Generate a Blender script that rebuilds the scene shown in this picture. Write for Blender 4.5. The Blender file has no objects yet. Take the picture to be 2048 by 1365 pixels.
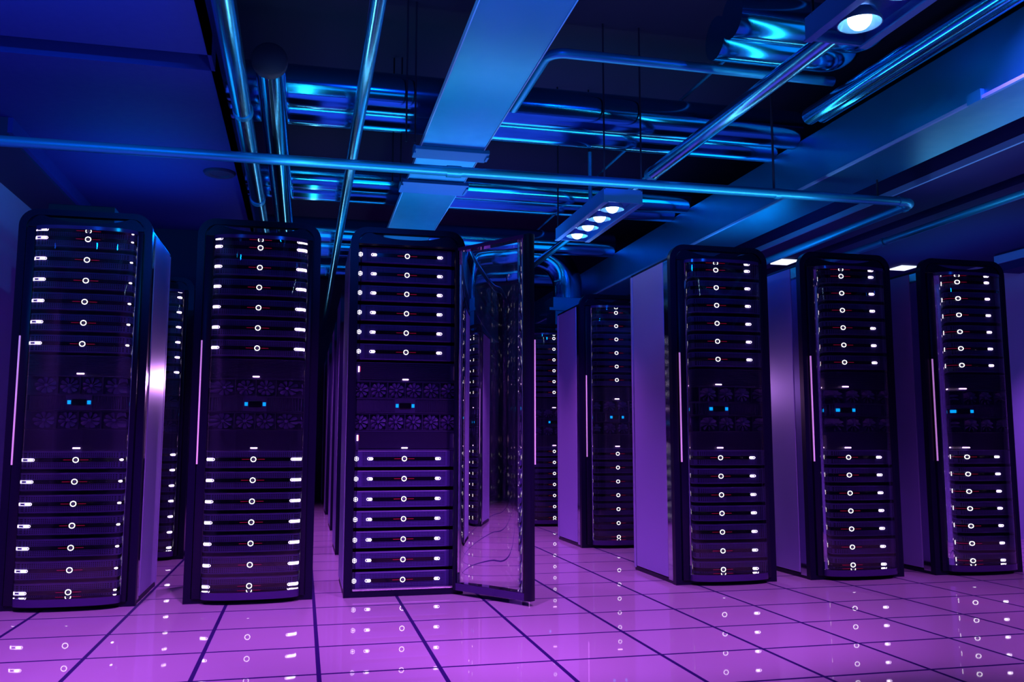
import bpy, bmesh, math, random
from mathutils import Vector, Matrix
random.seed(7)
PI = math.pi
S = bpy.context.scene
COL = S.collection

# ------------------------------------------------------------------ camera, world, lights, exposure
F, YAW, PITCH, ROLL = 1766.841, .2309433, .1141322, .00087559
CAM = Vector((1.410820, -5.834179, .946425))
cd = bpy.data.cameras.new('camera')
cd.sensor_fit = 'HORIZONTAL'; cd.sensor_width = 36.0; cd.lens = F / 2048 * 36.0
cd.clip_start = .05; cd.clip_end = 100
cam = bpy.data.objects.new('camera', cd); COL.objects.link(cam)
fw = Vector((math.sin(YAW) * math.cos(PITCH), math.cos(YAW) * math.cos(PITCH), math.sin(PITCH)))
rt = Vector((math.cos(YAW), -math.sin(YAW), 0)); up = rt.cross(fw)
r2 = rt * math.cos(ROLL) + up * math.sin(ROLL); u2 = up * math.cos(ROLL) - rt * math.sin(ROLL)
cam.matrix_world = Matrix((( r2.x, u2.x, -fw.x, CAM.x), (r2.y, u2.y, -fw.y, CAM.y), (r2.z, u2.z, -fw.z, CAM.z), (0, 0, 0, 1)))
S.camera = cam

S.view_settings.view_transform = 'Standard'; S.view_settings.look = 'None'
S.view_settings.gamma = 1.0; S.view_settings.use_curve_mapping = False
S.view_settings.exposure = 0.0
S.cycles.max_bounces = 10; S.cycles.transmission_bounces = 8; S.cycles.glossy_bounces = 5
S.cycles.caustics_reflective = False; S.cycles.caustics_refractive = True
S.cycles.sample_clamp_indirect = 4.0

W = bpy.data.worlds.new('world'); S.world = W; W.use_nodes = True
W.node_tree.nodes['Background'].inputs[0].default_value = (.03, .02, .35, 1)
W.node_tree.nodes['Background'].inputs[1].default_value = .06

def fill_light(name, kind, loc, aim, energy, color, size=.1, size_y=None, cone=None, blend=.5):
    l = bpy.data.lights.new(name, kind); l.energy = energy; l.color = color
    if kind == 'AREA':
        l.shape = 'RECTANGLE'; l.size = size; l.size_y = size_y or size
    else:
        l.shadow_soft_size = size
    if kind == 'SPOT':
        l.spot_size = math.radians(cone); l.spot_blend = blend
    o = bpy.data.objects.new(name, l); COL.objects.link(o)
    o.location = loc
    d = Vector(aim) - Vector(loc)
    o.rotation_euler = d.to_track_quat('-Z', 'Y').to_euler()
    return o
PURPLE = (.70, .16, 1.0); BLUE = (.0, .34, .85); DEEP = (.0, .10, 1.0)
# added violet spots out of view, colouring the front aisle floor
for x, y, z, e in ((-.2, -2.6, 2.92, 240), (1.4, -2.5, 3.2, 390), (2.95, -2.85, 2.62, 310), (4.65, -2.6, 3.2, 280), (6.9, -2.8, 2.74, 190)):
    fill_light('aisle_fill', 'SPOT', (x, y, z), (x, -1.15, 0), e, PURPLE, .12, cone=70, blend=.7)
# more added violet spots above the back aisles, with no fixture there
for x, y in ((1.6, 1.25), (3.3, 1.3), (1.6, 3.45), (3.4, 3.5), (1.65, 5.6), (4.0, 5.6), (7.4, 1.0)):
    fill_light('aisle_fill', 'SPOT', (x, y, 2.5), (x, y, 0), 150, PURPLE, .05, cone=104, blend=.8)
# violet spots added in the narrow gaps to brighten the cabinets' side panels
for x, y, tx in ((.66, 1.75, .47), (4.70, 1.75, 4.87)):
    fill_light('gap_fill', 'SPOT', (x, y, 1.45), (tx, .15, .95), 50, (.80, .34, 1.0), .04, cone=70, blend=.9)
# added blue spots tinting upper cabinet fronts, side panels, pipework and walls
for x, z in ((-.2, 2.9), (2.0, 3.1), (4.0, 3.1), (6.6, 2.7)):
    fill_light('blue_fill', 'SPOT', (x, -4.3, z), (x + .2, 0, 2.75), 60, DEEP, .03, cone=48, blend=.8)
fill_light('blue_fill', 'SPOT', (1.2, -3.2, 2.7), (-.85, .6, 2.35), 170, BLUE, .03, cone=50, blend=.9)
fill_light('blue_fill', 'SPOT', (6.8, -2.9, 2.7), (8.32, 1.6, 2.3), 120, BLUE, .03, cone=40, blend=.9)
fill_light('blue_fill', 'SPOT', (1.9, -2.9, 2.8), (3.86, .1, 2.15), 170, DEEP, .03, cone=24, blend=.9)
fill_light('blue_fill', 'SPOT', (3.2, .7, 2.6), (3.86, 2.35, 1.95), 40, DEEP, .03, cone=40, blend=.9)
fill_light('blue_fill', 'SPOT', (4.74, 1.5, 2.6), (4.86, .2, 2.05), 30, DEEP, .03, cone=50, blend=.9)
fill_light('blue_fill', 'SPOT', (.64, 1.5, 2.6), (.49, .2, 2.05), 22, DEEP, .03, cone=50, blend=.9)
# invented upward area lights, no fixture, turning ceiling and pipework blue
for x, y, sx, sy, e in ((-.1, -2.4, 1.2, 1.6, 9), (1.9, -2.4, 2.0, .8, 8), (5.0, -2.6, 1.0, .9, 4), (.2, .9, .7, 1.4, 8), (2.6, .9, 1.6, .5, 11), (4.9, .9, 1.0, .5, 7), (3.0, 3.2, 3.0, .6, 12), (7.2, 1.0, .8, 2.0, 4)):
    fill_light('blue_up_fill', 'AREA', (x, y, 2.35), (x, y, 4), e, BLUE, sx, sy)
# long thin unseen area lights facing up, added to streak the pipework
for x, y, sx, sy, e in ((1.36, -2.8, .05, 4.0, 9), (3.0, -.75, 3.6, .04, 6), (3.0, 1.15, 3.4, .04, 5), (4.2, -3.0, .05, 3.4, 6), (1.45, 4.6, .04, 5.5, 5), (5.75, -2.2, .05, 3.6, 4)):
    fill_light('streak_fill', 'AREA', (x, y, 2.40), (x, y, 4), e, (.42, .74, 1.0), sx, sy)

# ------------------------------------------------------------------ materials
def mat(name, base, rough=.5, metal=0., spec=.5, emit=None, es=0., coat=0., trans=0., ior=1.45):
    m = bpy.data.materials.new(name); m.use_nodes = True
    b = m.node_tree.nodes['Principled BSDF']
    b.inputs['Base Color'].default_value = (*base, 1); b.inputs['Roughness'].default_value = rough
    b.inputs['Metallic'].default_value = metal; b.inputs['Specular IOR Level'].default_value = spec
    b.inputs['Coat Weight'].default_value = coat; b.inputs['Transmission Weight'].default_value = trans
    b.inputs['IOR'].default_value = ior
    if emit:
        b.inputs['Emission Color'].default_value = (*emit, 1); b.inputs['Emission Strength'].default_value = es
    return m
def nodes(m): return m.node_tree.nodes, m.node_tree.links, m.node_tree.nodes['Principled BSDF']
def math_node(N, L, op, a, b=None, c=None):
    n = N.new('ShaderNodeMath'); n.operation = op
    for i, v in enumerate((a, b, c)):
        if v is None: continue
        if isinstance(v, (int, float)): n.inputs[i].default_value = v
        else: L.new(v, n.inputs[i])
    return n.outputs[0]

def grain(m, scale, lo, hi, socket='Roughness'):
    N, L, b = nodes(m)
    t = N.new('ShaderNodeTexCoord'); n = N.new('ShaderNodeTexNoise'); n.inputs['Scale'].default_value = scale
    n.inputs['Detail'].default_value = 3
    r = N.new('ShaderNodeMapRange'); r.inputs['To Min'].default_value = lo; r.inputs['To Max'].default_value = hi
    L.new(t.outputs['Object'], n.inputs['Vector']); L.new(n.outputs['Fac'], r.inputs['Value']); L.new(r.outputs['Result'], b.inputs[socket])

# raised-floor tiles, 0.5 m, dark joints
def floor_mat():
    m = mat('floor_tiles', (.5, .42, .62), .02, spec=.5)
    N, L, b = nodes(m)
    g = N.new('ShaderNodeNewGeometry'); s = N.new('ShaderNodeSeparateXYZ'); L.new(g.outputs['Position'], s.inputs[0])
    def line(o):
        a = math_node(N, L, 'DIVIDE', o, .5); a = math_node(N, L, 'ADD', a, 100.5)
        a = math_node(N, L, 'FRACT', a); a = math_node(N, L, 'SUBTRACT', a, .5); a = math_node(N, L, 'ABSOLUTE', a)
        return math_node(N, L, 'LESS_THAN', a, .019)
    j = math_node(N, L, 'MAXIMUM', line(s.outputs[0]), line(s.outputs[1]))
    mx = N.new('ShaderNodeMix'); mx.data_type = 'RGBA'
    mx.inputs[6].default_value = (.58, .46, .66, 1); mx.inputs[7].default_value = (.03, .010, .13, 1)
    L.new(j, mx.inputs[0]); L.new(mx.outputs[2], b.inputs['Base Color'])
    r = math_node(N, L, 'MULTIPLY_ADD', j, .5, .02); L.new(r, b.inputs['Roughness'])
    sp = math_node(N, L, 'MULTIPLY_ADD', j, -.45, .5); L.new(sp, b.inputs['Specular IOR Level'])
    return m
M_FLOOR = floor_mat()
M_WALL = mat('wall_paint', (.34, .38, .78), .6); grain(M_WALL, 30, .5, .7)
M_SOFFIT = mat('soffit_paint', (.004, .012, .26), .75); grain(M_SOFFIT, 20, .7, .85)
M_SOFFIT2 = mat('dimmed_soffit', (.001, .005, .12), .75)  # darker copy of the soffit colour, dimming the right ceiling
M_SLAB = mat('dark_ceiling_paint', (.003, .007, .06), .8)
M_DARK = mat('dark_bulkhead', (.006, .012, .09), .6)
M_TRIM2 = mat('lit_sill_metal', (.65, .55, .75), .3, metal=.4)  # pale colour carries the light lying on the sill top
M_TRIM = mat('pale_trim', (.15, .42, .85), .35)
M_BLACK = mat('black_plastic', (.006, .004, .030), .30, spec=.25)
M_LINER = mat('cabinet_interior', (.004, .003, .010), .5)
M_PANEL = mat('brushed_panel', (.44, .42, .80), .42, metal=.35); grain(M_PANEL, 60, .36, .48)
M_STRIP = mat('polished_edge', (.62, .60, .78), .09, metal=1.)
M_GLASS = mat('door_glass', (1, 1, 1), .0, trans=1., ior=1.5)
M_CHROME = mat('blue_steel_pipe', (.09, .54, .85), .2, metal=1.); grain(M_CHROME, 25, .16, .26)
M_TUBE = mat('galvanised_tube', (.015, .46, .78), .15, metal=1.)
M_PIPE = mat('painted_pipe', (.01, .40, .72), .38, metal=.6)
M_DUCT = mat('duct_sheet_metal', (.012, .40, .70), .36, metal=.9); grain(M_DUCT, 12, .3, .44)
M_CLAMP = mat('clamp_metal', (.006, .17, .50), .45, metal=.5)
M_CAP = mat('dark_cap', (.004, .005, .03), .6)
M_ROD = mat('thin_rod', (.008, .012, .05), .5)
M_HOUS = mat('lamp_housing', (.04, .26, .75), .4, metal=.5)
M_CUP = mat('lamp_reflector', (.25, .6, 1.), .2, metal=.7)
M_BULB = mat('bulb', (1, 1, 1), .3, emit=(.55, .82, 1), es=11)
M_GLOW = mat('ceiling_light_panel', (1, 1, 1), .4, emit=(.75, .8, 1), es=1.3)
M_RING = mat('ring_light', (1, 1, 1), .4, emit=(1, .98, .98), es=2.4)
M_PILL = mat('status_light', (1, 1, 1), .4, emit=(1, .80, 1), es=5)
M_BAR = mat('light_bar_glow', (1, 1, 1), .4, emit=(.95, .55, 1), es=4)
M_DOORBAR = mat('door_light_bar', (1, 1, 1), .4, emit=(.80, .32, .95), es=.45)
M_RED = mat('red_stripe', (.3, 0, .02), .4, emit=(.45, .0, .05), es=.45)
M_CYANLED = mat('blue_light', (0, .2, 1), .4, emit=(.0, .42, 1), es=1.0)
M_DISP = mat('display_glass', (.004, .003, .01), .08)
M_FAN = mat('fan_plastic', (.08, .055, .25), .3)
M_LENS = mat('camera_lens', (.10, .06, .25), .1)

def bezel_mat():
    m = mat('perforated_bezel', (.05, .035, .20), .38)
    N, L, b = nodes(m)
    t = N.new('ShaderNodeTexCoord'); s = N.new('ShaderNodeSeparateXYZ'); L.new(t.outputs['Object'], s.inputs[0])
    def hole(o, p):
        a = math_node(N, L, 'DIVIDE', o, p); a = math_node(N, L, 'ADD', a, 100.5); a = math_node(N, L, 'FRACT', a)
        a = math_node(N, L, 'SUBTRACT', a, .5); a = math_node(N, L, 'ABSOLUTE', a); return math_node(N, L, 'LESS_THAN', a, .28)
    h = math_node(N, L, 'MULTIPLY', hole(s.outputs[0], .0095), hole(s.outputs[2], .0095))
    # plain border round the perforated field
    ax = math_node(N, L, 'LESS_THAN', math_node(N, L, 'ABSOLUTE', s.outputs[0]), .266)
    az = math_node(N, L, 'LESS_THAN', math_node(N, L, 'ABSOLUTE', s.outputs[2]), .041)
    h = math_node(N, L, 'MULTIPLY', h, math_node(N, L, 'MULTIPLY', ax, az))
    mx = N.new('ShaderNodeMix'); mx.data_type = 'RGBA'; mx.inputs[6].default_value = (.050, .034, .21, 1); mx.inputs[7].default_value = (.002, .001, .006, 1)
    L.new(h, mx.inputs[0]); L.new(mx.outputs[2], b.inputs['Base Color'])
    L.new(math_node(N, L, 'MULTIPLY_ADD', h, -.45, .5), b.inputs['Specular IOR Level'])
    return m
M_BEZEL = bezel_mat()
M_GRILLE = mat('grille_plastic', (.022, .014, .10), .42)

# ------------------------------------------------------------------ mesh helpers
class MB:
    def __init__(s): s.bm = bmesh.new()
    def box(s, x0, x1, y0, y1, z0, z1, bev=0., seg=2):
        r = bmesh.ops.create_cube(s.bm, size=1.0)
        vs = r['verts']
        for v in vs:
            v.co = Vector((x0 + (v.co.x + .5) * (x1 - x0), y0 + (v.co.y + .5) * (y1 - y0), z0 + (v.co.z + .5) * (z1 - z0)))
        if bev:
            es = {e for v in vs for e in v.link_edges}
            bmesh.ops.bevel(s.bm, geom=list(es), offset=bev, segments=seg, affect='EDGES', profile=.5)
        return s
    def tube(s, pts, r, n=20, caps=True):
        pts = [Vector(p) for p in pts]; rings = []
        rs = r if isinstance(r, (list, tuple)) else [r] * len(pts)
        ref = None
        for i, p in enumerate(pts):
            a = pts[max(i - 1, 0)]; b = pts[min(i + 1, len(pts) - 1)]
            t = (b - a).normalized()
            if ref is None:
                ref = Vector((0, 0, 1)) if abs(t.z) < .9 else Vector((1, 0, 0))
            u = (ref - t * ref.dot(t)).normalized(); v = t.cross(u); ref = u
            rings.append([s.bm.verts.new(p + (u * math.cos(2 * PI * k / n) + v * math.sin(2 * PI * k / n)) * rs[i]) for k in range(n)])
        for a, b in zip(rings, rings[1:]):
            for k in range(n): s.bm.faces.new((a[k], a[(k + 1) % n], b[(k + 1) % n], b[k]))
        if caps:
            s.bm.faces.new(list(reversed(rings[0]))); s.bm.faces.new(rings[-1])
        return s
    def prism(s, poly, z0, z1, axis='Z'):
        def P(a, b, c): return (a, b, c) if axis == 'Z' else (a, c, b)
        lo = [s.bm.verts.new(P(x, y, z0)) for x, y in poly]; hi = [s.bm.verts.new(P(x, y, z1)) for x, y in poly]
        n = len(poly)
        for k in range(n): s.bm.faces.new((lo[k], lo[(k + 1) % n], hi[(k + 1) % n], hi[k]))
        s.bm.faces.new(list(reversed(lo))); s.bm.faces.new(hi)
        return s
    def strip_prism(s, outer, inner, y0, y1):
        """closed ring plate in the XZ plane between two loops of equal length"""
        n = len(outer)
        o0 = [s.bm.verts.new((x, y0, z)) for x, z in outer]; o1 = [s.bm.verts.new((x, y1, z)) for x, z in outer]
        i0 = [s.bm.verts.new((x, y0, z)) for x, z in inner]; i1 = [s.bm.verts.new((x, y1, z)) for x, z in inner]
        for k in range(n):
            j = (k + 1) % n
            s.bm.faces.new((o0[k], o0[j], i0[j], i0[k])); s.bm.faces.new((o1[j], o1[k], i1[k], i1[j]))
            s.bm.faces.new((o0[j], o0[k], o1[k], o1[j])); s.bm.faces.new((i0[k], i0[j], i1[j], i1[k]))
        return s
    def lathe(s, prof, n=24, axis='Y', c=(0, 0, 0)):
        c = Vector(c); rings = []
        for r, h in prof:
            ring = []
            for k in range(n):
                a = 2 * PI * k / n
                p = (r * math.cos(a), h, r * math.sin(a)) if axis == 'Y' else (r * math.cos(a), r * math.sin(a), h) if axis == 'Z' else (h, r * math.cos(a), r * math.sin(a))
                ring.append(s.bm.verts.new(c + Vector(p)))
            rings.append(ring)
        for a, b in zip(rings, rings[1:]):
            for k in range(n): s.bm.faces.new((a[k], a[(k + 1) % n], b[(k + 1) % n], b[k]))
        return s
    def torus(s, R, r, n=28, m=8, c=(0, 0, 0), sx=1., sz=1.):
        rings = []
        for i in range(n):
            a = 2 * PI * i / n
            rings.append([s.bm.verts.new((c[0] + (R + r * math.cos(2 * PI * k / m)) * math.cos(a) * sx, c[1] + r * math.sin(2 * PI * k / m), c[2] + (R + r * math.cos(2 * PI * k / m)) * math.sin(a) * sz)) for k in range(m)])
        for i in range(n):
            a, b = rings[i], rings[(i + 1) % n]
            for k in range(m): s.bm.faces.new((a[k], a[(k + 1) % m], b[(k + 1) % m], b[k]))
        return s
    def mesh(s, name, m, smooth=None):
        bmesh.ops.recalc_face_normals(s.bm, faces=s.bm.faces)
        me = bpy.data.meshes.new(name); s.bm.to_mesh(me); s.bm.free()
        me.materials.append(m)
        if smooth:
            me.polygons.foreach_set('use_smooth', [True] * len(me.polygons))
            me.set_sharp_from_angle(angle=math.radians(smooth))
        me.update()
        return me
def link(name, me, parent=None, loc=(0, 0, 0), rz=0., label=None):
    o = bpy.data.objects.new(name, me); COL.objects.link(o)
    o.location = loc; o.rotation_euler = (0, 0, rz)
    if parent: o.parent = parent
    if label: o['label'] = label
    return o
def tag(o, label, cat, group=None):
    o['label'] = label; o['category'] = cat
    if group: o['group'] = group
    return o
def struct(name, mb, m, smooth=None):
    o = link(name, mb.mesh(name, m, smooth)); o['kind'] = 'structure'; return o
def thing(name, loc, label, cat, group=None, rz=0.):
    return tag(link(name, None, None, loc, rz), label, cat, group)
def copy_tree(src, parent=None):
    c = src.copy(); COL.objects.link(c)
    if parent: c.parent = parent
    for ch in src.children: copy_tree(ch, c)
    return c
def arc(cx, cy, r, a0, a1, n):
    return [(cx + r * math.cos(a0 + (a1 - a0) * k / n), cy + r * math.sin(a0 + (a1 - a0) * k / n)) for k in range(n + 1)]

# ------------------------------------------------------------------ the room
XL, XR, YB, YF = -.85, 8.32, 9.85, -7.2
struct('floor', MB().box(XL - .1, XR + .1, YF, YB + .1, -.12, 0), M_FLOOR)
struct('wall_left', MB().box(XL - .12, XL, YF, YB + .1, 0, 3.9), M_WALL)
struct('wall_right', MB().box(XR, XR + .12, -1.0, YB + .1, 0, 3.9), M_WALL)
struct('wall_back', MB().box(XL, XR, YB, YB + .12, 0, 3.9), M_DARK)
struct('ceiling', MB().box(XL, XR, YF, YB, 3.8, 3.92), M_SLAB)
# lowered ceiling on the left, with a cross slot
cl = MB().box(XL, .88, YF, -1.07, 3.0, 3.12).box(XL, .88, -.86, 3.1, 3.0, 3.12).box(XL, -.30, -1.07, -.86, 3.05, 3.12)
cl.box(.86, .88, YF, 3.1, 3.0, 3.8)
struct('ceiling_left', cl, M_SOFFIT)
struct('ceiling_slot', MB().box(-.30, .86, -1.07, -.86, 3.16, 3.2), M_CAP)  # backing coloured black to give the slot its shade
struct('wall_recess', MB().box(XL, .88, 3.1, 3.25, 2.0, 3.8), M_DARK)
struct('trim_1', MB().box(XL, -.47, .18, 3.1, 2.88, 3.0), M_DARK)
struct('trim_2', MB().box(-.47, -.44, .18, 3.1, 2.9, 3.0), M_SOFFIT)
# lowered ceiling on the right, dropped bulkhead with a pale lip along the wall
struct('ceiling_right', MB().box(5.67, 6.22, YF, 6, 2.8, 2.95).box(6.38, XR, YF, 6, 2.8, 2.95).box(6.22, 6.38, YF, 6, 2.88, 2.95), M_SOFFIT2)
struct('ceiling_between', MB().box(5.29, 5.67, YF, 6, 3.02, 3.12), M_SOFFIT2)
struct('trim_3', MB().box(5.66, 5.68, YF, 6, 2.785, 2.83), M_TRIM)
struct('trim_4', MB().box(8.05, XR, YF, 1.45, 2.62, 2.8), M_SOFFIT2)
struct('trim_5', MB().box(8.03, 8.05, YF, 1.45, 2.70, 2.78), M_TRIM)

# ------------------------------------------------------------------ server cabinets
HW, HT = .37, 2.32
def rounded_top(hw, z0, z1, r, n=8):
    p = [(-hw, z0), (hw, z0)]
    p += arc(hw - r, z1 - r, r, 0, PI / 2, n)[0:]
    p += arc(-hw + r, z1 - r, r, PI / 2, PI, n)
    return p
def make_frame():
    # upright plate: rounded outline, door opening below, lens-shaped slot at the top
    mb = MB()
    bm = mb.bm
    # uprights and sill
    o = rounded_top(HW, 0., HT, .105)
    n = len(o)
    i = rounded_top(HW - .042, .03, HT - .036, .075)
    mb.strip_prism(o, i, 0., .05)
    # raised inner lip
    mb.strip_prism(rounded_top(HW - .042, .03, HT - .036, .075), rounded_top(HW - .052, .04, HT - .0375, .066), .012, .05)
    # fascia with the scooped top edge
    top = []
    N = 24
    zb = 2.213
    xs = HW - .05
    for k in range(N + 1):
        x = -xs + 2 * xs * k / N
        t = abs(x) / .25
        if t < 1: z = 2.248 + .040 * t ** 2.6
        else: z = 2.288
        rr = max(0, abs(x) - (HW - .125)) / .075
        z = min(z, 2.288 - .06 * rr ** 2)
        top.append((x, z))
    mb.prism([(-xs, zb)] + [(xs, zb)] + list(reversed(top)), .006, .028, axis='Y')
    return mb.mesh('front_frame', M_BLACK, 35)
def bow(x, sag, hw):
    R = (hw * hw + sag * sag) / (2 * sag)
    return -(math.sqrt(max(R * R - x * x, 0)) - (R - sag))
GHW, SAG, POW = .293, .10, 2.4
def bow_pts(hw, off, n=44, sag=SAG):
    out = []
    for k in range(n + 1):
        a = PI * (1 - k / n)
        u = math.copysign(abs(math.cos(a)) ** (2 / POW), math.cos(a)); v = abs(math.sin(a)) ** (2 / POW)
        out.append((hw * u, off - sag * v))
    return out
# door geometry is made with the closed leaf centred on x=0, then shifted so its hinge is the origin
DH = .322
GX0, GX1 = -.272, .293
GC, GW = (GX0 + GX1) / 2, (GX1 - GX0) / 2
def shift_door(mb):
    for v in mb.bm.verts: v.co.x -= DH
    return mb
def bowed(off, y1, extra=0.):
    return [(x + GC, y) for x, y in bow_pts(GW + extra, off, 56)] + [(GC + GW + extra, y1), (GC - GW - extra, y1)]
def make_door():
    mb = MB()
    mb.box(-DH, GX0, -.014, .03, .03, 2.205, .004).box(GX1, DH, -.014, .03, .03, 2.205, .004)
    return shift_door(mb).mesh('door', M_BLACK, 35)
def make_glass():
    return shift_door(MB().prism(bowed(-.004, .018, -.001), .074, 2.182)).mesh('glass', M_GLASS, 20)
M_RAIL = mat('door_rail', (.05, .022, .15), .16)
ME = {}
ME['kick'] = shift_door(MB().prism(bowed(-.008, .028), .03, .072)).mesh('kick_rail', M_RAIL, 35)
ME['head'] = shift_door(MB().prism(bowed(-.008, .028), 2.184, 2.205)).mesh('head_rail', M_RAIL, 35)
ME['sill'] = MB().box(-.315, .315, .012, .06, .034, .042, .002).mesh('sill_plate', M_TRIM2)
ME['front_frame'] = make_frame(); ME['door'] = make_door(); ME['glass'] = make_glass()
ME['bar'] = MB().box(-2 * DH - .006 + .004, -2 * DH + .006, -.020, -.012, .815, 1.558).mesh('light_bar', M_DOORBAR)
BH = 2.215
ME['panel_l'] = MB().box(-HW, -HW + .012, .135, .715, .035, BH, .003).mesh('side_panel', M_PANEL)
ME['panel_r'] = MB().box(HW - .012, HW, .135, .715, .035, BH, .003).mesh('side_panel', M_PANEL)
ME['edge_l'] = MB().box(-HW + .003, -HW + .015, .05, .130, .02, BH, .003).mesh('polished_edge', M_STRIP)
ME['edge_r'] = MB().box(HW - .015, HW - .003, .05, .130, .02, BH, .003).mesh('polished_edge', M_STRIP)
ME['rear'] = MB().box(-HW, -HW + .03, .735, .77, .02, BH, .003).box(HW - .03, HW, .735, .77, .02, BH, .003).box(-HW + .03, HW - .03, .745, .77, .02, .08).box(-HW + .03, HW - .03, .745, .77, BH - .06, BH).mesh('rear_frame', M_PANEL)
ME['body'] = None
b = MB()
b.box(-HW + .016, -HW + .026, .05, .745, .03, BH - .005).box(HW - .026, HW - .016, .05, .745, .03, BH - .005)
b.box(-HW + .026, HW - .026, .72, .744, .03, BH - .005).box(-HW + .026, HW - .026, .05, .72, .028, .032)
ME['body'] = b.mesh('inner_liner', M_LINER)
ME['roof'] = MB().box(-HW + .004, HW - .004, .055, .76, BH, BH + .018, .004).mesh('roof_panel', M_BLACK)
ME['plinth'] = MB().box(-HW + .006, HW - .006, .03, .76, 0, .028).mesh('plinth', M_BLACK)
ME['rail'] = MB().box(-.322, -.300, .155, .18, .045, 2.17).box(.300, .322, .155, .18, .045, 2.17).mesh('mounting_rail', M_LINER)
def make_cabinet(loc, label, open_deg=0., bar=True):
    t = thing('server_cabinet', loc, label, 'server rack', 'server cabinets')
    for k, n in (('front_frame', 'front_frame'), ('body', 'inner_liner'), ('panel_l', 'side_panel'), ('panel_r', 'side_panel'), ('edge_l', 'polished_edge'), ('edge_r', 'polished_edge'), ('rear', 'rear_frame'), ('roof', 'roof_panel'), ('plinth', 'plinth')):
        link(n, ME[k], t)
    d = link('door', ME['door'], t, (DH, -.002, 0), math.radians(open_deg))
    link('glass', ME['glass'], d); link('kick_rail', ME['kick'], d); link('head_rail', ME['head'], d)
    link('sill_plate', ME['sill'], t)
    link('light_bar', ME['bar'], d, label='thin pink light bar')
    return t

# ------------------------------------------------------------------ rack units (origin: middle of the face)
def pill_poly(hw, r, n=8):
    return arc(hw - r, 0, r, -PI / 2, PI / 2, n) + arc(-hw + r, 0, r, PI / 2, 3 * PI / 2, n)
def make_server():
    t = link('server', None)
    link('chassis', MB().box(-.296, .296, .03, .50, -.050, .050).mesh('chassis', M_LINER), t)
    mb = MB().box(-.298, .298, 0, .03, -.0525, .0525, .006, 2)
    bz = link('bezel', mb.mesh('bezel', M_BEZEL), t)
    link('badge_strip', MB().prism(pill_poly(.20, .012), -.003, .001, axis='Y').mesh('badge_strip', M_DISP), bz)
    link('mounting_ear', MB().box(-.338, -.299, .008, .02, -.052, .052, .002).mesh('mounting_ear', M_GRILLE), t)
    link('mounting_ear', MB().box(.299, .338, .008, .02, -.052, .052, .002).mesh('mounting_ear', M_GRILLE), t)
    s = MB()
    hexa = [(-.302 + .0150 * math.cos(PI / 3 * k + PI / 6), .0150 * math.sin(PI / 3 * k + PI / 6)) for k in range(6)]
    hexb = [(-.302 + .0130 * math.cos(PI / 3 * k + PI / 6), .0130 * math.sin(PI / 3 * k + PI / 6)) for k in range(6)]
    s.strip_prism(hexa, hexb, -.003, .001)
    s.box(-.311, -.293, -.003, .001, -.0012, .0012).box(-.3032, -.3008, -.0025, .001, -.009, .009)
    link('hexagon_mark', s.mesh('hexagon_mark', M_RING), t, label='white outlined hexagon mark with a cross')
    link('ring_light', MB().torus(.0142, .0023, c=(0, -.003, 0)).mesh('ring_light', M_RING, 60), t)
    link('camera_lens', MB().lathe([(.0001, -.006), (.004, -.0052), (.0068, -.0035), (.0078, 0.)], 16).mesh('camera_lens', M_LENS, 60), t)
    for x in (-.064, .022):
        link('light_stripe', MB().box(x, x + .042, -.0042, -.003, -.0013, .0013).mesh('light_stripe', M_RED), t, label='thin red light stripe')
    for sx in (-1, 1):
        s = MB().prism([(x + sx * .214, z) for x, z in pill_poly(.0095, .0050)], -.006, -.002, axis='Y')
        o = pill_poly(.0180, .0084); i = pill_poly(.0168, .0072)
        s.strip_prism([(x + sx * .216, z) for x, z in o], [(x + sx * .216, z) for x, z in i], -.005, -.002)
        link('status_light', s.mesh('status_light', M_PILL), t)
    return t
def make_grille():
    t = link('blank_unit', None)
    link('chassis', MB().box(-.30, .30, .03, .5, -.06, .06).mesh('chassis', M_LINER), t)
    mb = MB().box(-.338, .338, .012, .03, -.062, .062)
    for k in range(15): mb.box(-.29, .29, .002, .014, -.048 + k * .0068, -.0448 + k * .0068)
    mb.box(-.338, .338, .004, .014, -.062, -.055).box(-.338, .338, .004, .014, .055, .062)
    link('louvre_panel', mb.mesh('louvre_panel', M_GRILLE), t)
    link('light_bar', MB().box(-.0195, .0195, -.006, .002, -.051, -.043, .002).mesh('light_bar', M_BAR), t)
    link('corner_light', MB().box(-.302, -.294, .000, .010, -.002, .034).mesh('corner_light', M_BAR), t)
    link('corner_stripe', MB().box(-.2905, -.287, .000, .010, .0, .034).mesh('corner_stripe', M_RED), t)
    link('edge_line', MB().box(-.327, -.324, .000, .010, -.045, .045).mesh('edge_line', M_DOORBAR), t)
    link('edge_line', MB().box(.318, .321, .000, .010, -.045, .045).mesh('edge_line', M_DOORBAR), t)
    return t
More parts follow.
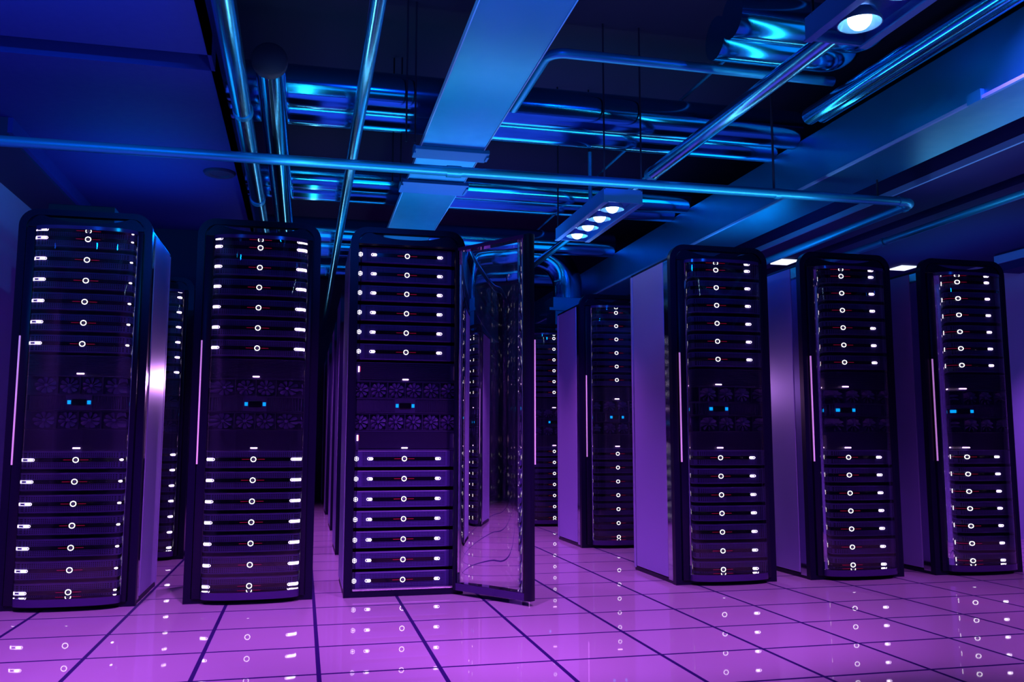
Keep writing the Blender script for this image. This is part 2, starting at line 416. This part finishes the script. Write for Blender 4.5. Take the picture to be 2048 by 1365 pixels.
def make_fans():
    t = link('fan_tray', None)
    mb = MB().box(-.338, .338, .035, .4, -.052, .052)
    P = .113
    for k in range(7): mb.box(-3 * P + k * P - .0025, -3 * P + k * P + .0025, 0, .036, -.052, .052)
    mb.box(-.338, .338, 0, .036, -.053, -.050).box(-.338, .338, 0, .036, .050, .053)
    link('tray', mb.mesh('tray', M_GRILLE), t)
    f = MB()
    n = 9
    for k in range(n):
        a = 2 * PI * k / n
        pr = []
        for r, hw in ((.008, .10), (.02, .26), (.034, .30), (.044, .26), (.048, .14)):
            pr.append((r, hw))
        L = [(r * math.cos(a - h), r * math.sin(a - h)) for r, h in pr]; R_ = [(r * math.cos(a + h), r * math.sin(a + h)) for r, h in pr]
        vl = [f.bm.verts.new((x, .010, z)) for x, z in L]; vr = [f.bm.verts.new((x, .024, z)) for x, z in R_]
        vm = [f.bm.verts.new(((x0 + x1) / 2, .015, (z0 + z1) / 2)) for (x0, z0), (x1, z1) in zip(L, R_)]
        for q in range(len(L) - 1):
            f.bm.faces.new((vl[q], vl[q + 1], vm[q + 1], vm[q])); f.bm.faces.new((vm[q], vm[q + 1], vr[q + 1], vr[q]))
    f.lathe([(.0001, .004), (.008, .004), (.0095, .007), (.0095, .03)], 16)
    fm = f.mesh('fan', M_FAN, 50)
    for k in range(6):
        o = link('fan', fm, t, (-2.5 * P + k * P, 0, 0)); o.rotation_euler = (0, k * 1.1, 0)
    return t
def make_panel():
    t = link('control_panel', None)
    mb = MB().box(-.338, .338, .012, .35, -.047, .047)
    k = 0
    x = -.335
    while x < .335:
        if abs(x) > .068: mb.box(x, x + .0032, .004, .013, -.038, .038)
        x += .0068
    mb.box(-.338, .338, .002, .014, .041, .047).box(-.338, .338, .002, .014, -.047, -.041).box(-.066, .066, .002, .014, -.041, .041)
    link('ribbed_face', mb.mesh('ribbed_face', M_GRILLE), t)
    link('display', MB().box(-.037, .037, -.004, .003, -.019, .019, .002).mesh('display', M_DISP), t, label='small dark display window')
    for sx in (-1, 1):
        link('blue_light', MB().box(sx * .051 - .0085, sx * .051 + .0085, -.004, .003, -.011, .011).mesh('blue_light', M_CYANLED), t, label='small square blue light')
    return t
PROTO = {'s': make_server(), 'g': make_grille(), 'f': make_fans(), 'p': make_panel()}
KIND = {'s': ('server', 'server'), 'g': ('louvred blank unit', 'rack unit'), 'f': ('six-fan tray', 'fan tray'), 'p': ('control panel', 'control panel')}
UNITS = [('s', z) for z in (2.157, 2.031, 1.905, 1.777, 1.650, 1.524)] + [('g', 1.394), ('f', 1.278), ('p', 1.178), ('f', 1.074), ('g', .9565)] + [('s', z) for z in (.841, .715, .588, .463, .337, .211, .087)]
ORD = ['topmost', 'second', 'third', 'fourth', 'fifth', 'sixth', 'seventh']
used = {}
def fill(cx, yfront, where, tail):
    si = 0
    gi = {'g': 0, 'f': 0}
    for k, z in UNITS:
        if k == 's':
            pos = ORD[si] if si < 6 else ORD[si - 6]
            blk = 'above the fans' if si < 6 else 'below the fans'
            if si == 12: pos = 'lowest'
            lab = 'black server with ring light, %s %s, %s' % (pos, blk, where); si += 1
            grp = 'servers with ring lights'
        elif k == 'p':
            lab = 'ribbed control panel with two blue lights, %s' % where; grp = 'control panels'
        else:
            u = ('upper', 'lower')[gi[k]]; gi[k] += 1
            lab = ('%s louvred blank unit with white light bar, %s' if k == 'g' else '%s tray of six dark fans, %s') % (u, where)
            grp = 'louvred blank units' if k == 'g' else 'fan trays'
        src = PROTO[k]
        if k not in used: o = src; used[k] = 1
        else: o = copy_tree(src)
        o.location = (cx, yfront + .085, z)
        tag(o, lab, KIND[k][1], grp)

FRONT = -.22; PITCH_Y = 2.13
make_cabinet((.12, FRONT, 0), 'black glass-door server cabinet in front row, beside the left wall')
make_cabinet((1.12, FRONT, 0), 'black glass-door server cabinet in front row, second from left wall')
make_cabinet((2.045, FRONT, 0), 'black server cabinet with its glass door swung wide open', 125.)
make_cabinet((4.225, FRONT, 0), 'black glass-door server cabinet facing the open door across the gap')
make_cabinet((5.225, FRONT, 0), 'black glass-door server cabinet, middle of the three right of the gap')
make_cabinet((6.225, FRONT, 0), 'black glass-door server cabinet in front row, beside the right wall')
make_cabinet((.12, FRONT + PITCH_Y, 0), 'server cabinet glimpsed between the two leftmost front cabinets')
make_cabinet((4.25, FRONT + PITCH_Y, 0), 'second-row server cabinet seen just right of the open door')
make_cabinet((4.25, FRONT + 2 * PITCH_Y, 0), 'third-row server cabinet, narrow strip beside the edge of the open door')
make_cabinet((1.13, FRONT + PITCH_Y, 0), 'second-row server cabinet straight behind the second front cabinet from left')
for k, t in ((1, 'nearest cabinet edge down the narrow aisle left of the open cabinet'), (2, 'second cabinet edge down the narrow aisle left of the open cabinet'), (3, 'third cabinet edge down the narrow aisle left of the open cabinet'), (4, 'farthest cabinet edge down the narrow aisle left of the open cabinet')):
    make_cabinet((2.07 + .02 * (k > 1), FRONT + k * PITCH_Y, 0), t)
fill(.12, FRONT, 'cabinet beside the left wall', '')
fill(1.12, FRONT, 'front cabinet second from left wall', '')
fill(2.045, FRONT, 'cabinet with the open door', '')
fill(4.225, FRONT, 'first cabinet right of the gap', '')
fill(5.225, FRONT, 'middle cabinet right of the gap', '')
fill(6.225, FRONT, 'cabinet beside the right wall', '')
fill(.12, FRONT + PITCH_Y, 'cabinet glimpsed between the leftmost two', '')
fill(4.25, FRONT + PITCH_Y, 'second-row cabinet behind the gap', '')
fill(4.25, FRONT + 2 * PITCH_Y, 'third-row cabinet beside the door edge', '')

fill(1.13, FRONT + PITCH_Y, 'second-row cabinet behind the second front one', '')
fill(2.07, FRONT + PITCH_Y, 'nearest cabinet down the narrow aisle', '')
fill(2.09, FRONT + 2 * PITCH_Y, 'second cabinet down the narrow aisle', '')

# ------------------------------------------------------------------ pipes, ducts and trays under the ceiling
def bend(c, r, a0, a1, plane, z, n=8):
    out = []
    for x, y in arc(c[0], c[1], r, a0, a1, n):
        out.append((x, y, z))
    return out
def collar(axis, p, r, w, n=20):
    p = Vector(p); d = {'X': Vector((1, 0, 0)), 'Y': Vector((0, 1, 0)), 'Z': Vector((0, 0, 1))}[axis]
    return MB().tube([p - d * w / 2, p + d * w / 2], r, n).mesh('coupling', M_PIPE, 40)
def pipe(name, pts, r, m, label, cat='pipe', n=20, couplings=(), rods=(), group=None):
    o = link(name, MB().tube(pts, r, n).mesh(name, m, 50)); tag(o, label, cat, group)
    for ax, p, rr, w in couplings: link('coupling', collar(ax, p, rr, w), o)
    for p, z1, rr in rods: link('hanger_rod', MB().tube([p, (p[0], p[1], z1)], rr, 8).mesh('hanger_rod', M_ROD, 50), o)
    return o
RB = .09
pipe('cross_pipe', [(XL, -.578, 2.6)] + [(5.50 - RB, -.655, 2.6)] + bend((5.50 - RB, -.655 + RB), RB, -PI / 2, 0, 'XY', 2.6) + [(5.52, 5.5, 2.6)], .031, M_PIPE,
     'long blue pipe crossing low in front of all others, turning back above right cabinets',
     couplings=(('X', (2.27, -.612, 2.6), .037, .09), ('X', (4.45, -.638, 2.6), .036, .035), ('X', (5.38, -.654, 2.6), .036, .03), ('Y', (5.503, -.54, 2.6), .036, .03)),
     rods=(((4.43, -.638, 2.63), 3.8, .008), ((5.21, -.65, 2.63), 2.745, .007)))
pipe('ceiling_pipe', [(6.04, -4, 2.6), (6.06, 2.6, 2.6)], .028, M_PIPE, 'rightmost blue pipe running back above the right-hand cabinets', couplings=(('Y', (6.05, .45, 2.6), .034, .04),))
pipe('ceiling_pipe', [(1.025, -5.5, 2.9), (1.0, 3.0, 2.9)], .055, M_CHROME, 'shiny steel pipe along the edge of the left lowered ceiling', couplings=(('Y', (1.012, -.55, 2.9), .06, .05), ('Y', (1.003, 1.4, 2.9), .06, .08)))
pipe('ceiling_pipe', [(1.667, -5.5, 2.8), (1.69, 9.84, 2.8)], .036, M_CHROME, 'slender shiny pipe running back down the narrow aisle to the far wall')
e = pipe('capped_pipe', [(1.18, -1.06, 3.0), (1.19, 6.0, 3.0)], .082, M_TUBE, 'thick mirror-bright pipe with a round dark end cap', n=28)
link('end_cap', MB().lathe([(.0001, -.05), (.085, -.05), (.095, -.042), (.095, .0), (.082, .0)], 28, c=(1.18, -1.05, 3.0)).mesh('end_cap', M_CAP, 40), e)
pipe('ceiling_pipe', [(3.79, -5.5, 2.85), (3.785, -.10, 2.85)], .047, M_CHROME, 'thick bright pipe running diagonally across view behind the downlight boxes', couplings=(('Y', (3.785, -.10, 2.85), .05, .06),))
pipe('ceiling_pipe', [(3.785, -.07, 2.85), (3.783, 6, 2.85)], .033, M_CHROME, 'narrower bright pipe continuing beside the far downlight box')
pipe('open_ended_tube', [(4.39, -1.15, 2.94), (4.39, -5.5, 2.94)], .052, M_TUBE, 'bright tube with a cut end, left of a matching dark one')
pipe('open_ended_tube', [(4.51, -1.10, 2.98), (4.51, -5.5, 2.98)], .052, M_TUBE, 'darker tube beside the bright cut-end tube, next to the right beam')
pipe('conduit', [(4.03, -5.5, 3.43), (4.03, 4.2, 3.43)], .011, M_PIPE, 'very thin conduit running back among the crossing tubes', n=10)
pipe('conduit', [(2.685, -.45, 3.1), (2.685, -1.22, 3.1)] + [(2.685 + .1 - .1 * math.cos(a), -1.22 - .1 * math.sin(a), 3.1) for a in [PI / 2 * k / 8 for k in range(1, 9)]] + [(4.45, -1.32, 3.1)], .028, M_PIPE,
     'blue conduit that bends from the wide duct and crosses to the right', n=14)
# large bright tubes crossing the ceiling in pairs
for k, (y, x0, x1, txt) in enumerate(((-.21, .87, 4.852, 'nearest full-length bright cross tube over the open cabinet'), (.11, .87, 4.852, 'second bright cross tube, just behind the nearest one'),
                                      (1.68, .87, 4.852, 'third bright cross tube, behind the far downlight box'), (2.02, .87, 4.852, 'fourth bright cross tube, farthest one before the big elbow'),
                                      (3.72, .9, 4.852, 'fifth bright cross tube, deep in the room behind the elbow duct'), (5.7, 1.2, 4.852, 'sixth bright cross tube, deepest in the narrow aisle'))):
    pipe('cross_tube', [(x0, y, 3.22), (x1, y, 3.22)], .135, M_TUBE, txt, 'tube', n=32, group='large cross tubes')
for y, x0, txt in ((-1.75, 3.57, 'short cut bright cross tube behind the near downlight box'), (-1.49, 3.60, 'second short cut tube, just behind the first short one')):
    pts = [(x0, y, 3.2), (4.28, y, 3.2)] + [(4.28 + .16 * math.sin(a), y, 3.2 + .16 * (1 - math.cos(a))) for a in [PI / 2 * k / 8 for k in range(1, 9)]] + [(4.44, y, 3.8)]
    pipe('cross_tube', pts, .12, M_TUBE, txt, 'tube', n=32, group='large cross tubes')
# rectangular ducts
g = link('cable_tray', MB().box(2.105, 2.515, -5.5, 4.2, 2.85, 2.875, .004).mesh('cable_tray', M_DUCT)); tag(g, 'wide flat blue tray running back above the open cabinet', 'cable tray')
link('side_flange', MB().box(2.100, 2.106, -5.5, 4.2, 2.846, 2.880).box(2.514, 2.520, -5.5, 4.2, 2.846, 2.880).mesh('side_flange', M_TRIM), g)
for y0, y1 in ((-.33, -.14), (.42, .70)):
    link('tray_clamp', MB().box(2.065, 2.555, y0, y1, 2.825, 2.85, .003).box(2.06, 2.075, y0 + .05, y1 - .05, 2.815, 2.87).box(2.545, 2.56, y0 + .05, y1 - .05, 2.815, 2.87).mesh('tray_clamp', M_CLAMP), g)
for x, y in ((2.057, -.37), (2.0, -.38), (2.057, .50), (2.0, .52)):
    link('hanger_rod', MB().tube([(x, y, 2.85), (x, y, 3.8)], .006, 8).mesh('hanger_rod', M_ROD), g)
M_KSIDE = mat('beam_sheet_metal', (.20, .30, .62), .42, metal=.8)
k_ = link('boxed_duct', MB().box(4.855, 5.27, -5.5, 9.8, 2.75, 3.115, .006).mesh('boxed_duct', M_DUCT)); tag(k_, 'big boxed duct with pale bottom, running back over the right cabinets', 'duct')
link('side_flange', MB().box(4.835, 4.856, -5.5, -2.02, 2.745, 2.763).box(4.84, 4.856, -1.98, 9.8, 2.747, 2.763).mesh('side_flange', M_TRIM), k_)
link('duct_clamp', MB().box(4.83, 4.86, -2.05, -1.95, 2.74, 2.80).mesh('duct_clamp', M_PIPE), k_)
# elbow duct at the back
ex, ey, ez, er = 4.56, 4.05 + .5, 3.27, .18
R2 = .42
pts = [(.95, ey, ez), (ex - R2, ey, ez)] + [(ex - R2 + R2 * math.sin(a), ey, ez - R2 + R2 * math.cos(a)) for a in [PI / 2 * k / 12 for k in range(1, 13)]] + [(ex, ey, 2.70)]
el = pipe('elbow_duct', pts, .18, M_TUBE, 'fat round duct that bends down behind the open door', 'duct', n=36)
link('duct_boot', MB().box(ex - .24, ex + .20, ey - .2, ey + .2, 2.56, 2.70, .004).box(ex - .30, ex + .22, ey - .24, ey + .24, 2.53, 2.565).mesh('duct_boot', M_DUCT), el)
link('drop_plate', MB().box(ex - .22, ex + .10, ey - .22, ey + .18, 2.24, 2.53, .003).mesh('drop_plate', M_DUCT), el)
# downlight boxes
def lamp_box(y_near, label, n=5):
    x0, x1, z0, z1 = 3.33, 3.605, 2.55, 2.635
    y_far = y_near + 1.17
    t = thing('downlight_box', ((x0 + x1) / 2, y_near, z0), label, 'ceiling light', 'downlight boxes')
    hx = (x1 - x0) / 2; Ln = y_far - y_near
    mb = MB().box(-hx, -hx + .012, 0, Ln, 0, z1 - z0).box(hx - .012, hx, 0, Ln, 0, z1 - z0).box(-hx + .012, hx - .012, 0, .012, 0, z1 - z0).box(-hx + .012, hx - .012, Ln - .012, Ln, 0, z1 - z0)
    mb.box(-hx, hx, 0, Ln, z1 - z0, z1 - z0 + .008)
    mb.box(-hx - .006, -hx + .03, -.004, Ln + .004, -.006, .002).box(hx - .03, hx + .006, -.004, Ln + .004, -.006, .002)
    link('housing', mb.mesh('housing', M_HOUS), t)
    link('baffle', MB().box(-hx + .013, hx - .013, .013, Ln - .013, .05, .056).mesh('baffle', M_HOUS), t)
    for q in range(4):
        y = .18 + q * .27
        c = link('reflector_cup', MB().lathe([(.03, .046), (.055, .035), (.074, .006), (.080, -.004), (.084, -.004), (.082, .01), (.06, .046)], 28, axis='Z', c=(-.015, y, 0)).mesh('reflector_cup', M_CUP, 50), t)
        prof = [(.045 * math.sin(a), .018 - .045 * math.cos(a)) for a in [PI * j / 10 for j in range(0, 9)]]
        prof[0] = (.0002, prof[0][1])
        link('bulb', MB().lathe(prof + [(.0002, .05)], 20, axis='Z', c=(-.015, y, 0)).mesh('bulb', M_BULB, 60), c)
    for x, y in ((-hx + .006, .004), (hx - .006, .004), (-hx + .006, Ln - .05), (hx - .006, Ln - .05)):
        link('hanger_rod', MB().tube([(x, y, z1 - z0), (x, y, 3.8 - z0)], .0065, 8).mesh('hanger_rod', M_ROD), t)
    return t
lamp_box(-.36, 'four-bulb downlight box hanging beyond the long cross pipe')
lamp_box(-3.98, 'near downlight box with one big bulb showing at picture top')
pipe('hanging_pole', [(3.42, .2, 2.645), (3.42, .2, 3.08)], .014, M_PIPE, 'short upright pole standing above the far downlight box', 'pole', n=12)
for x, y in ((5.98, 2.2), (7.38, 2.2)):
    pass
o = link('ceiling_panel_light', MB().box(6.09, 6.28, 2.12, 2.34, 2.785, 2.80, .002).mesh('ceiling_panel_light', M_GLOW)); tag(o, 'small lit ceiling panel between first two cabinets right of the gap', 'ceiling light')
o = link('ceiling_panel_light', MB().box(7.49, 7.67, 2.12, 2.32, 2.785, 2.80, .002).mesh('ceiling_panel_light', M_GLOW)); tag(o, 'small lit ceiling panel between the two rightmost cabinets', 'ceiling light')
o = link('ceiling_vent', MB().lathe([(.0001, -.012), (.07, -.012), (.075, -.02), (.11, -.02), (.12, -.005), (.12, .0)], 32, axis='Z', c=(.735, 1.08, 3.0)).mesh('ceiling_vent', M_DARK, 40)); tag(o, 'round dark vent in the left lowered ceiling', 'vent')
o = link('cable_box', MB().box(-.19, .20, .12, .45, 2.235, 2.44, .004).mesh('cable_box', M_CAP)); tag(o, 'dark box on top of the leftmost cabinet', 'box')
for m in list(bpy.data.meshes):
    if m.users == 0: bpy.data.meshes.remove(m)
